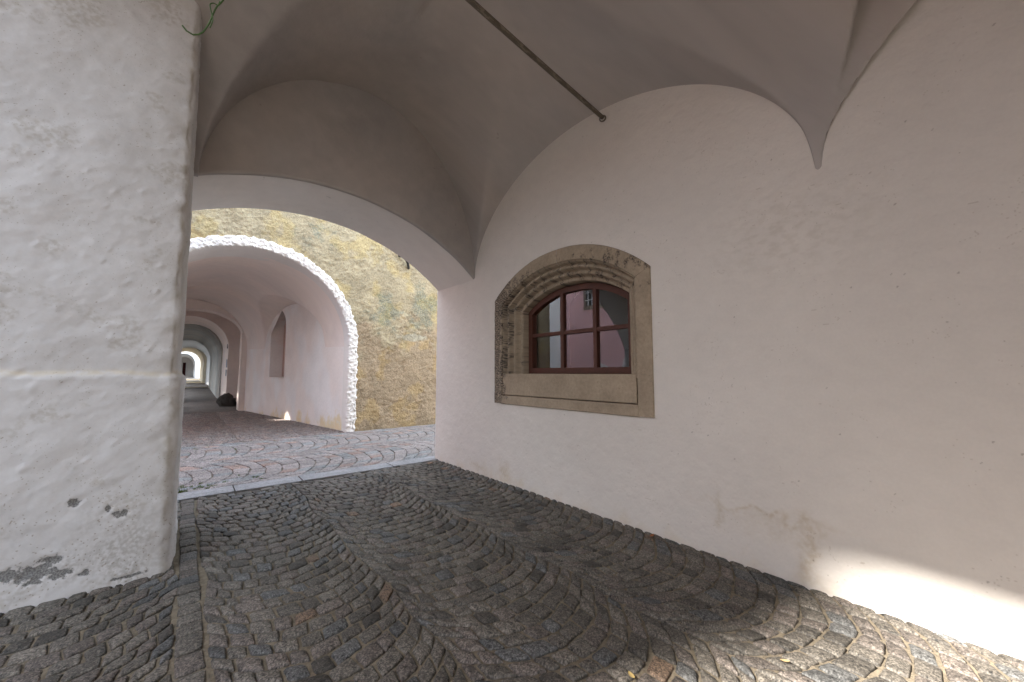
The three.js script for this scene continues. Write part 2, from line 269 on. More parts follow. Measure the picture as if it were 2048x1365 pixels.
// ---------------------------------------------------------------- stone framed window
M.stone = std({
  map: tex(1024, 1024, (u, v, c) => {
    const z = -u * 2.2, y = v * 2, zz = ZW + 1.1 - u * 2.2, yy = 0.7 + v * 2;   // zz: world z
    void z; void y;
    const m = 1 + 0.22 * fbm2(zz * 3, yy * 3, 4) + 0.16 * fbm2(zz * 22, yy * 22, 3) + 0.12 * fbm2(zz * 80, yy * 80, 2);
    let r = 0.36 * m, g = 0.285 * m, b = 0.205 * m;
    const soot = clamp(smooth(-0.25, 0.35, fbm2(zz * 9, yy * 6, 4) + 1.2 * smooth(-3.25, -3.62, zz) + 0.6 * smooth(1.75, 2.1, yy) * smooth(2.4, 2.2, yy) - 0.7)) * clamp(0.6 + 1.2 * fbm2(zz * 40, yy * 40, 3));
    r *= 1 - 0.85 * soot; g *= 1 - 0.85 * soot; b *= 1 - 0.82 * soot;
    const sp = n2(zz * 50, yy * 50) > 0.86; if (sp) { r *= 0.6; g *= 0.58; b *= 0.55; }
    c[0] = r; c[1] = g; c[2] = b;
  }, { srgb: true, rep: [1 / 2.2, 1 / 2] }),
  bumpMap: withBump(plasterBump, 1.6), bumpScale: 0.008, roughness: 0.95,
});
M.stone.map.offset.set((ZW + 1.1) / 2.2, -0.35);               // u = (ZW + 1.1 - z)/2.2 for uv (-z, y)
const stoneUV = (q) => [-q[2], q[1]];
const win = new THREE.Group(); win.name = 'window'; win.userData.label = 'small paned window in a moulded low pointed sandstone frame'; arcade.add(win);
const profBand = [[0, 0.03], [0, -0.012], [0.006, -0.016], [0.128, -0.016], [0.134, -0.01], [0.14, 0.03]];
const profMould = [[0.138, 0.0], [0.146, -0.006], [0.152, 0.012], [0.157, 0.048], [0.166, 0.056], [0.176, 0.04], [0.187, 0.034], [0.198, 0.042], [0.205, 0.066], [0.209, 0.096], [0.219, 0.104], [0.23, 0.088], [0.241, 0.083], [0.252, 0.092], [0.259, 0.12], [0.264, 0.15], [0.276, 0.157], [0.292, 0.15], [0.302, 0.158], [0.306, 0.175], [0.308, 0.34]];
function sweepJamb(prof, side, y0) { const ny = 26; return grid(prof.length - 1, ny, (u, v, i) => { const [d, dx] = prof[i], y1 = arcY(HW - d, d), y = lerp(y0, y1 - 0.002, v); const er = 0.005 * fbm2(y * 9, d * 30 + side * 5, 3); return [WX + dx + er, y, ZW + side * (HW - d)]; }, (u, v, q) => stoneUV(q)); }
function sweepArch(prof, side) { const n = 34; return grid(prof.length - 1, n, (u, v, i) => { const [d, dx] = prof[i], z = lerp(HW - d, 0.0015, v); const er = 0.005 * fbm2(z * 9 + 3, d * 30 + side * 5, 3); return [WX + dx + er, arcY(z, d) + 0.003 * v, ZW + side * z]; }, (u, v, q) => stoneUV(q)); }
for (const s of [-1, 1]) {
  add(win, 'jamb_band', sweepJamb(profBand, s, 0.86), M.stone); add(win, 'arch_band', sweepArch(profBand, s), M.stone);
  add(win, 'jamb_moulding', sweepJamb(profMould, s, 1.16), M.stone); add(win, 'arch_moulding', sweepArch(profMould, s), M.stone);
}
// little stopped cap where the roll meets the near jamb
{
  const chip = (x0, x1, y0, y1, z0, z1, name) => { const g = slabZY([[z0, y0], [z1, y0], [z1, y1], [z0, y1]], x0, x1, [], 0.008); add(win, name, g, M.stone); };
  chip(WX - 0.012, WX + 0.34, 0.957, 1.19, ZW - 0.855, ZW + 0.855, 'sill');
  chip(WX - 0.02, WX + 0.1, 0.855, 0.95, ZW - 0.872, ZW + 0.872, 'sill_ledge');
}
M.wood = std({ map: tex(256, 256, (u, v, c) => { const k = 0.75 + 0.5 * fC(u * 0.2, v) + 0.25 * (fB(u, v) - 0.5); c[0] = 0.085 * k; c[1] = 0.026 * k; c[2] = 0.014 * k; }, { srgb: true, rep: [3, 3] }), roughness: 0.55 });
M.glass = new THREE.MeshPhysicalMaterial({ color: 0xffffff, transmission: 1, thickness: 0, roughness: 0.01, ior: 1.9 });
{
  const GX = WX + 0.27, D = 0.312, fw = 0.055, yb = 1.19, mull = [-0.18, 0.25], yr = 1.615;
  const outer = winOutline(D, yb), inner = winOutline(D + fw, yb + fw);
  add(win, 'sash_frame', slabZY(outer, GX - 0.035, GX + 0.035, [inner], 0.006), M.wood);
  const w = HW - D - fw, cols = [-w, ...mull, w];
  for (const m of mull) add(win, 'glazing_bar', slabZY([[ZW + m - 0.022, yb + fw], [ZW + m + 0.022, yb + fw], [ZW + m + 0.022, arcY(m + 0.022, D + fw)], [ZW + m - 0.022, arcY(m - 0.022, D + fw)]], GX - 0.028, GX + 0.028, [], 0.005), M.wood);
  for (let i = 0; i < 3; i++) {
    const a = cols[i] + (i ? 0.022 : 0), b = cols[i + 1] - (i < 2 ? 0.022 : 0);
    add(win, 'glazing_bar', slabZY([[ZW + a, yr - 0.02], [ZW + b, yr - 0.02], [ZW + b, yr + 0.02], [ZW + a, yr + 0.02]], GX - 0.024, GX + 0.024, [], 0.005), M.wood);
    for (const top of [0, 1]) {
      const y0 = top ? yr + 0.018 : yb + fw - 0.004; let pts;
      if (!top) pts = [[a, y0], [b, y0], [b, yr - 0.018], [a, yr - 0.018]]; else { pts = [[a, y0], [b, y0]]; for (let k = 0; k <= 10; k++) { const z = lerp(b, a, k / 10); pts.push([z, arcY(z, D + fw) + 0.004]); } }
      const g = new THREE.ShapeGeometry(shapeFrom(pts.map(([z, y]) => [-(z + ZW), y]))); g.rotateY(Math.PI / 2); g.translate(GX, 0, 0);
      add(win, 'pane', g, M.glass);
    }
  }
}

// ---------------------------------------------------------------- paving
const bedTex = tex(512, 512, (u, v, c) => { const k = 0.6 + 0.5 * fC(u, v) + 0.5 * (fE(u, v) - 0.5) + 0.5 * (fA(u, v) - 0.5); c[0] = 0.2 * k; c[1] = 0.162 * k; c[2] = 0.112 * k; }, { srgb: true, rep: [1.6, 1.6] });
const grainBump = tex(512, 512, (u, v, c) => { c[0] = c[1] = c[2] = 0.45 * fE(u, v) + 0.35 * fC(u, v) + 0.3 * fB(u, v) - 0.05; }, { rep: [2.2, 2.2] });
const granite = tex(512, 512, (u, v, c) => { const s = fE(u, v), k = 0.62 + 0.75 * (fC(u, v) - 0.5) + 0.5 * (fA(u, v) - 0.5) + (s > 0.62 ? 0.75 : s < 0.36 ? -0.3 : 0.1); c[0] = c[1] = c[2] = clamp(0.62 * k); }, { srgb: true, rep: [3.1, 3.1] });
M.bed = std({ map: bedTex, bumpMap: withBump(grainBump, 4), bumpScale: 0.006, roughness: 1 });
M.sett = std({ map: granite, vertexColors: true, bumpMap: grainBump, bumpScale: 0.0045, roughness: 0.72 });
M.settAlley = std({ map: granite, vertexColors: true, bumpMap: grainBump, bumpScale: 0.006, roughness: 0.75 });

// one sett from its four corners (x,z) in order; about 44 triangles
function settGeo(q, top, col, gap, round) {
  const cx = (q[0][0] + q[1][0] + q[2][0] + q[3][0]) / 4, cz = (q[0][1] + q[1][1] + q[2][1] + q[3][1]) / 4;
  const ring = [];
  for (let i = 0; i < 4; i++) {
    const p = q[i], a = q[(i + 3) % 4], b = q[(i + 1) % 4];
    const la = Math.hypot(a[0] - p[0], a[1] - p[1]), lb = Math.hypot(b[0] - p[0], b[1] - p[1]), c = Math.min(round * (0.7 + 0.6 * rnd()), 0.4 * la, 0.4 * lb);
    const da = [(a[0] - p[0]) / la, (a[1] - p[1]) / la], db = [(b[0] - p[0]) / lb, (b[1] - p[1]) / lb];
    const ip = [p[0] + (da[0] + db[0]) * gap, p[1] + (da[1] + db[1]) * gap];
    ring.push([ip[0] + da[0] * c, ip[1] + da[1] * c], [ip[0] + db[0] * c, ip[1] + db[1] * c]);
  }
  const P = [], C = [], U = [], ix = [], ou = rnd() * 3, ov = rnd() * 3, n = 8, tx = (rnd() - 0.5) * 0.04, tz = (rnd() - 0.5) * 0.04;
  const put = (x, y, z, k = 1) => { P.push(x, y + tx * (x - cx) + tz * (z - cz), z); C.push(col[0], col[1], col[2]); U.push(x + ou + (k - 1), z + ov + (k - 1)); };
  const bev = 0.006 + 0.004 * rnd();
  for (const [inset, y, k] of [[0, top - 0.05, 1.1], [0, top - 0.007 - 0.003 * rnd(), 1], [bev, top - 0.0005, 1]]) for (const [x, z] of ring) { const dx = cx - x, dz = cz - z, l = Math.hypot(dx, dz) || 1, s = Math.min(inset * 1.2, 0.5 * l); put(x + dx / l * s, y + (inset ? (rnd() - 0.5) * 0.002 : 0), z + dz / l * s, k); }
  put(cx + (rnd() - 0.5) * 0.02, top + 0.001 + 0.003 * rnd(), cz + (rnd() - 0.5) * 0.02);
  for (let r = 0; r < 2; r++) for (let i = 0; i < n; i++) { const a = r * n + i, b = r * n + (i + 1) % n, c = a + n, d = b + n; ix.push(a, d, b, a, c, d); }
  for (let i = 0; i < n; i++) ix.push(2 * n + i, 3 * n, 2 * n + (i + 1) % n);
  const g = new THREE.BufferGeometry();
  g.setAttribute('position', new THREE.Float32BufferAttribute(P, 3)); g.setAttribute('color', new THREE.Float32BufferAttribute(C, 3)); g.setAttribute('uv', new THREE.Float32BufferAttribute(U, 2)); g.setIndex(ix); g.computeVertexNormals();
  return g;
}
// columns of segmental arcs: o origin, t axis along which arcs stack and bulge, s across
function arcColumn(o, t, s, w, R, pitch, size, k0, k1, keep, out) {
  const A = Math.asin(w / R), at = (k, th) => { const a = k * pitch + R * Math.cos(th) - R * Math.cos(A), b = R * Math.sin(th); const wob = 0.014 * n2(k * 0.35 + o[0] * 9, th * 2 + o[1]); const X = o[0] + t[0] * (a + wob) + s[0] * b, Z = o[1] + t[1] * (a + wob) + s[1] * b; return [X + 0.03 * n2(X * 1.1, Z * 1.4 + 7), Z + 0.02 * n2(X * 1.4 + 20, Z * 1.4)]; };
  // near the cusps every second arc stops, so that the stones keep their size
  const T1 = A < 0.93 ? A : 0.84;
  const band = (k, k2, ta, tb, jit) => {
    const n = Math.max(1, Math.round(Math.abs(tb - ta) * R / size)), js = [ta]; for (let i = 1; i < n; i++) js.push(lerp(ta, tb, (i + (rnd() - 0.5) * jit + (k % 2 ? 0.2 : -0.2)) / n)); js.push(tb);
    for (let i = 0; i < n; i++) {
      const q = [at(k, js[i]), at(k, js[i + 1]), at(k2, js[i + 1]), at(k2, js[i])].map(([x, z]) => [x + (rnd() - 0.5) * 0.01, z + (rnd() - 0.5) * 0.01]);
      const c = [(q[0][0] + q[2][0]) / 2, (q[0][1] + q[2][1]) / 2]; if (keep(c[0], c[1])) out.push({ q, c });
    }
  };
  for (let k = k0; k < k1; k++) {
    band(k, k + 1, -T1, T1, 0.34);
    if (A > T1 + 0.05 && k % 2 === 0) { band(k, k + 2, -A, -T1, 0.2); band(k, k + 2, T1, A, 0.2); }
  }
}
const orient = (q) => { let a = 0; for (let i = 0; i < 4; i++) { const p = q[i], r = q[(i + 1) % 4]; a += p[0] * r[1] - r[0] * p[1]; } return a > 0 ? q.slice().reverse() : q; };
const fwd = new THREE.Vector3(0, 0, -1).applyEuler(camera.rotation);
function lay(parent, list, mat, colour, gap, round, topF, limit = 300) {
  for (const e of list) {
    const d = new THREE.Vector3(e.c[0], -1.2, e.c[1]), l = d.length(), cosA = d.dot(fwd) / l; const px = e.c[0] * Math.cos(0.69) + e.c[1] * Math.sin(0.69), dep = d.dot(fwd);
    const vy = (-1.2 - Math.tan(0.0803) * dep) ; e.w = dep > 0.2 && Math.abs(px / dep) < 1.32 && vy / dep > -1.0 && cosA > 0 ? 1 / (dep * dep) * (1.2 / l) : 0;
    const g = settGeo(orient(e.q), topF(e.c[0], e.c[1]) + (rnd() - 0.5) * 0.005, colour(e.c[0], e.c[1]), gap, round); e.g = g;
  }
  const sorted = list.slice().sort((a, b) => b.w - a.w);
  for (const e of sorted.slice(0, limit)) add(parent, 'sett', e.g, mat);
  if (sorted.length > limit) { const m = add(parent, 'far_setts', mergeGeometries(sorted.slice(limit).map((e) => e.g)), mat); m.userData.kind = 'stuff'; }
}
// passage floor
const passage = structure('passage_pavement');
{
  const L = [];
  const keep = (x, z) => z > -4.93 && z < 1.4 && x < WX + 0.03 && !(x < -0.06 && z < -3.34) ;
  const cols = [[-1.85, -0.95], [-0.95, 0.02], [0.135, 0.94], [0.94, 1.85], [1.85, 2.79]];
  for (const [a, b] of cols) { const w = (b - a) / 2; arcColumn([(a + b) / 2, -5.9], [0, 1], [1, 0], w, w * 1.27, 0.1, 0.1, 0, 72, (x, z) => keep(x, z) && x > -1.7, L); }
  for (let z = -4.93; z < 1.3;) { const l = 0.1 + 0.06 * rnd(); const j = 0.008; if (keep(0.08, z + l / 2)) L.push({ q: [[0.024 + j * n2(z * 3, 1), z], [0.13 + j * n2(z * 3, 5), z], [0.13 + j * n2(z * 3 + 0.4, 5), z + l], [0.024 + j * n2(z * 3 + 0.4, 1), z + l]], c: [0.08, z + l / 2] }); z += l; }
  const colour = (x, z) => { const k = 0.155 + 0.1 * rnd() + 0.06 * fbm2(x * 1.2, z * 1.2, 2), w = rnd(); const t = w < 0.01 ? [1.45, 0.98, 0.66] : w < 0.12 ? [0.86, 0.84, 0.8] : w < 0.34 ? [1.08, 0.9, 0.76] : [1.04, 0.91, 0.75]; return [k * t[0] * (w > 0.94 ? 0.55 : 1), k * t[1] * (w > 0.94 ? 0.55 : 1), k * t[2] * (w > 0.94 ? 0.55 : 1)]; };
  lay(passage, L, M.sett, colour, 0.0052, 0.008, () => 0);
  add(passage, 'sand_bed', grid(220, 320, (u, v) => { const x = lerp(-1.75, WX + 0.02, u), z = lerp(1.5, -4.93, v); return [x, -0.011 + 0.007 * fbm2(x * 6, z * 6, 3) + 0.003 * n2(x * 40, z * 40) - 0.008 * smooth(-2.6, -4.2, z), z]; }, (u, v, q) => [q[0], q[2]]), M.bed);
}
// alley: kerb slabs, larger porphyry setts laid in arcs across
const alley = structure('alley_pavement');
const graniteSlab = tex(512, 512, (u, v, c) => { const s = fE(u, v), k = 0.9 + 0.5 * (fA(u, v) - 0.5) + 0.5 * (fC(u, v) - 0.5) + (s > 0.64 ? 0.18 : s < 0.36 ? -0.18 : 0); c[0] = 0.27 * k; c[1] = 0.262 * k; c[2] = 0.262 * k; }, { srgb: true, rep: [1.6, 1.6] });
M.slab = std({ map: graniteSlab, bumpMap: grainBump, bumpScale: 0.006, roughness: 0.7 });
{
  let x = -1.6;
  for (const l of [1.05, 1.0, 0.62, 1.05, 1.5, 1.25, 1.2, 1.3]) { const g = slabXY([[x + 0.006, -0.12], [x + l - 0.006, -0.12], [x + l - 0.006, 0.006 + 0.004 * rnd()], [x + 0.006, 0.006 + 0.004 * rnd()]], -5.215 + 0.01 * rnd(), -4.945 - 0.01 * rnd(), [], 0.008); add(alley, 'kerb_slab', g, M.slab); x += l; }
  const L = [], keep = (X, Z) => X > -4 && X < 6.5 && Z < -5.24 && Z > -8.42 + 0.02 * n2(X, 1);
  for (const [a, b] of [[-5.24, -6.82], [-6.82, -8.4]]) { const w = Math.abs(b - a) / 2; arcColumn([-4.5, (a + b) / 2], [1, 0], [0, 1], w, w * 1.3, 0.185, 0.16, 0, 60, keep, L); }
  const colour = () => { const k = 0.37 + 0.15 * rnd(), w = rnd(); const t = w < 0.1 ? [1.15, 0.8, 0.66] : w < 0.3 ? [0.88, 0.87, 0.84] : [1.03, 0.89, 0.82]; return t.map((q) => q * k); };
  lay(alley, L, M.settAlley, colour, 0.005, 0.014, () => 0);
  add(alley, 'sand_bed', grid(200, 80, (u, v) => { const X = lerp(-4.2, 6.6, u), Z = lerp(-4.93, -8.6, v); return [X, -0.02 + 0.006 * fbm2(X * 6, Z * 6, 3), Z]; }, (u, v, q) => [q[0], q[2]]), M.bed);
}
// tunnel floor beyond
const tunnelFloor = structure('tunnel_pavement');
const floorY = (z) => z > -21 ? 0 : z > -31 ? lerp(0, 0.3, (z + 21) / -10) : z > -44 ? 0.32 : z > -52 ? 0.44 : 0.57;
{
  const L = [], keep = (X, Z) => Z < -8.44 && Z > -15.2 && X > -1.2 && X < 2.7 - (-(Z + 8.6)) * 0.165 + 0.1;
  for (const [a, b] of [[-1.2, -0.2], [-0.2, 0.8], [0.8, 1.8], [1.8, 2.8]]) arcColumn([(a + b) / 2, -16], [0, 1], [1, 0], 0.5, 0.64, 0.105, 0.11, 0, 80, keep, L);
  const colour = () => { const k = 0.3 + 0.16 * rnd(); const t = rnd() < 0.4 ? [1.12, 0.84, 0.72] : [1.05, 0.88, 0.8]; return t.map((q) => q * k); };
  lay(tunnelFloor, L, M.settAlley, colour, 0.005, 0.012, () => 0);
  add(tunnelFloor, 'sand_bed', grid(60, 80, (u, v) => { const X = lerp(-1.3, 2.75, u), Z = lerp(-8.4, -15.3, v); return [X, -0.015 + 0.006 * fbm2(X * 6, Z * 6, 3), Z]; }, (u, v, q) => [q[0], q[2]]), M.bed);
  const cob = tex(512, 512, (u, v, c) => { const k = 0.75 + 0.6 * (fC(u, v) - 0.5) + 0.5 * (fB(u, v) - 0.5); c[0] = 0.2 * k; c[1] = 0.165 * k; c[2] = 0.14 * k; }, { srgb: true, rep: [0.5, 0.5] });
  M.farFloor = std({ map: cob, bumpMap: withBump(grainBump, 0.7), bumpScale: 0.02 });
  const runs = [[-15.25, -21], [-21, -31], [-31, -44], [-44, -52], [-52, -80]];
  const ys = [[-0.002, 0], [0, 0.3], [0.32, 0.32], [0.44, 0.44], [0.57, 0.57]];
  runs.forEach(([a, b], i) => { const g = grid(4, 10, (u, v) => [lerp(-3, 3, u), lerp(ys[i][0], ys[i][1], v), lerp(a, b, v)], (u, v, q) => [q[0], q[2]]); add(tunnelFloor, 'paving', g, M.farFloor); if (i > 1) add(tunnelFloor, 'step', box(-3, 3, ys[i - 1][1] - 0.1, ys[i][0] + 0.004, a - 0.35, a), M.cream); });
}
// the ground all round, far outside too
{
  const g = grid(2, 2, (u, v) => [lerp(-150, 150, u), -0.09, lerp(150, -150, v)], (u, v, q) => [q[0], q[2]]);
  const m = add(scene, 'ground', g, std({ map: tex(512, 512, (u, v, c) => { const k = 0.8 + 0.6 * (fC(u, v) - 0.5) + 0.4 * (fB(u, v) - 0.5); c[0] = 0.12 * k; c[1] = 0.105 * k; c[2] = 0.092 * k; }, { srgb: true, rep: [0.4, 0.4] }), bumpMap: withBump(grainBump, 0.5), bumpScale: 0.01 })); m.userData.kind = 'structure';
}

// ---------------------------------------------------------------- house across the alley, with the tunnel through it
const ZR = -8.45;
const TC = 0.85, TR = 1.73, TS = 1.75;                            // tunnel mouth: axis, radius, springing
const house = thing('rough_house', 'old house of rough ochre render with a whitewashed arched passage through it', 'building');
const roughD = (x, y) => { let d = 0.03 * fbm2(x * 1.1, y * 1.1 + 3, 3) + 0.02 * fbm2(x * 6, y * 8, 3) + 0.012 * fbm2(x * 22, y * 26, 3); const big = smooth(-0.1, 0.25, fbm2(x * 0.9 + 2, y * 0.9, 3)); return d * (0.65 + 0.6 * big); };
const zWall = (x) => ZR - 0.03 * (x - 2.6) * 0;
M.rough = std({
  map: tex(2048, 1024, (u, v, c) => {
    const x = -2.4 + u * 8, y = v * 5.8;
    const m = 1 + 0.24 * fbm2(x * 2, y * 2, 4) + 0.3 * fbm2(x * 14, y * 16, 3) + 0.2 * fbm2(x * 45, y * 50, 2);
    let r = 0.345 * m, g = 0.285 * m, b = 0.18 * m;
    const ye = smooth(0.05, 0.4, fbm2(x * 1.3 + 9, y * 1.3, 4)); r *= 1 + 0.1 * ye; g *= 1 + 0.05 * ye; b *= 1 - 0.14 * ye;
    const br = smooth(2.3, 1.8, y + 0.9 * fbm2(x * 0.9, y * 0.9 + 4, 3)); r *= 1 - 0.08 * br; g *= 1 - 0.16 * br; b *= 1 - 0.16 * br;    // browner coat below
    const mossy = Math.max(blob(x, y, 3.35, 2.55, 0.32, 0.42), blob(x, y, 4.3, 2.7, 0.4, 0.6) * 0.95, blob(x, y, 1.9, 3.9, 0.5, 0.3) * 0.5); const gm = smooth(0.3, 0.8, mossy + 0.75 * fbm2(x * 2.6, y * 2.6, 5)) * clamp(0.7 + fbm2(x * 18, y * 18, 3)); r *= 1 - 0.42 * gm; g *= 1 - 0.3 * gm; b *= 1 - 0.2 * gm;
    const pale = smooth(0.5, 0.75, blob(x, y, 4.0, 2.0, 0.5, 0.12) + 0.35 * fbm2(x * 3 + 2, y * 3, 4)); r = lerp(r, 0.36 * m, pale); g = lerp(g, 0.32 * m, pale); b = lerp(b, 0.23 * m, pale);
    const peb = n2(x * 38, y * 38) > 0.78 ? 1 : 0; if (peb) { const k = n2(x * 5, y * 5 + 2) > 0 ? 0.5 : 0.75; r *= k; g *= k; b *= k * 1.15; }
    c[0] = r; c[1] = g; c[2] = b;
  }, { srgb: true, rep: [1 / 8, 1 / 5.8] }),
  bumpMap: withBump(grainBump, 0.9), bumpScale: 0.025, roughness: 1,
});
M.rough.map.offset.set(2.4 / 8, 0);
{
  // rough render with the tunnel opening left out
  const x0 = -2.4, x1 = 5.6, y0 = -0.1, y1 = 5.7, nx = 330, ny = 240;
  const g = grid(nx, ny, (u, v) => { const x = lerp(x0, x1, u), y = lerp(y0, y1, v); return [x, y, zWall(x) + roughD(x, y)]; }, (u, v, q) => [q[0], q[1]]);
  const P = g.attributes.position, ix = g.index.array, keep = [], inside = (i) => { const x = P.getX(i), y = P.getY(i); const dx = x - TC; return y < TS ? Math.abs(dx) < TR + 0.09 : dx * dx + (y - TS) ** 2 < (TR + 0.09) ** 2; };
  for (let i = 0; i < ix.length; i += 3) if (!(inside(ix[i]) && inside(ix[i + 1]) && inside(ix[i + 2]))) keep.push(ix[i], ix[i + 1], ix[i + 2]);
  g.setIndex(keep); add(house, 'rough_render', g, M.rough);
  // body of the front wall behind the render
  const out = [[-2.4, -0.2], [TC - TR - 0.1, -0.2], [TC - TR - 0.1, TS], ...arcPts(TC, TS, TR + 0.1, Math.PI, 0, 40), [TC + TR + 0.1, -0.2], [8, -0.2], [8, 5.65], [-2.4, 5.65]];
  add(house, 'front_wall', slabXY(out, ZR - 0.75, ZR - 0.06), M.white);
  // rough whitewashed surround of the tunnel mouth
  const s1 = TS + 0.1, arcL = Math.PI * (TR + 0.1), tot = 2 * s1 + arcL, NS = 760, prof = [[-0.012, -0.8], [-0.012, -0.4], [-0.012, -0.06], [-0.008, 0.018], [0.006, 0.036], [0.02, 0.04], [0.035, 0.042], [0.05, 0.043], [0.065, 0.043], [0.08, 0.043], [0.095, 0.042], [0.11, 0.041], [0.125, 0.04], [0.14, 0.038], [0.155, 0.036], [0.168, 0.032], [0.18, 0.02], [0.186, -0.03]];
  const pos = (s) => { if (s < s1) return [1, 0, TC, -0.1 + s, 0]; if (s > tot - s1) return [-1, 0, TC, -0.1 + (tot - s), 0]; const a = (s - s1) / (TR + 0.1); return [Math.cos(a), Math.sin(a), TC, TS, 0]; };
  const sg = grid(prof.length - 1, NS, (u, v, i) => {
    const s = v * tot, [nx_, ny_, cx, cy] = pos(s), [d, dz] = prof[i], jag = i >= 13 ? 0.045 * fbm2(s * 6, 9, 4) : i <= 5 && i >= 3 ? 0.02 * fbm2(s * 9, 2, 4) : 0;
    const rr = TR + d + jag, lump = i >= 3 && i <= 16 ? 0.034 * fbm2(s * 9, d * 11, 3) + 0.018 * fbm2(s * 26, d * 26, 3) : 0;
    return [cx + nx_ * rr, cy + ny_ * rr, ZR + 0.01 + dz + lump];
  }, (u, v, q, i) => [v * tot, prof[i][0] + prof[i][1]]);
  add(house, 'arch_surround', sg, M.white);
}
// passage bays: profile from the right foot over the crown to the left foot
function profile(xr, w, ys, yc, y0, N = 40) {
  const p = [], cx = xr - w / 2; for (let i = 0; i <= 6; i++) p.push([xr, lerp(y0 - 0.1, ys, i / 6)]);
  for (let i = 1; i < N; i++) { const a = Math.PI * i / N; p.push([cx + w / 2 * Math.cos(a), ys + (yc - ys) * Math.sin(a)]); }
  for (let i = 6; i >= 0; i--) p.push([xr - w, lerp(y0 - 0.1, ys, i / 6)]); return p;
}
const bayUV = (q) => [q[2], q[1] + q[0]];
function ringFace(parent, A, B, z, mat, name = 'arch_face') { add(parent, name, grid(A.length - 1, 1, (u, v, i, j) => [j ? B[i][0] : A[i][0], j ? B[i][1] : A[i][1], z], (u, v, q) => [q[0], q[1]]), mat); }
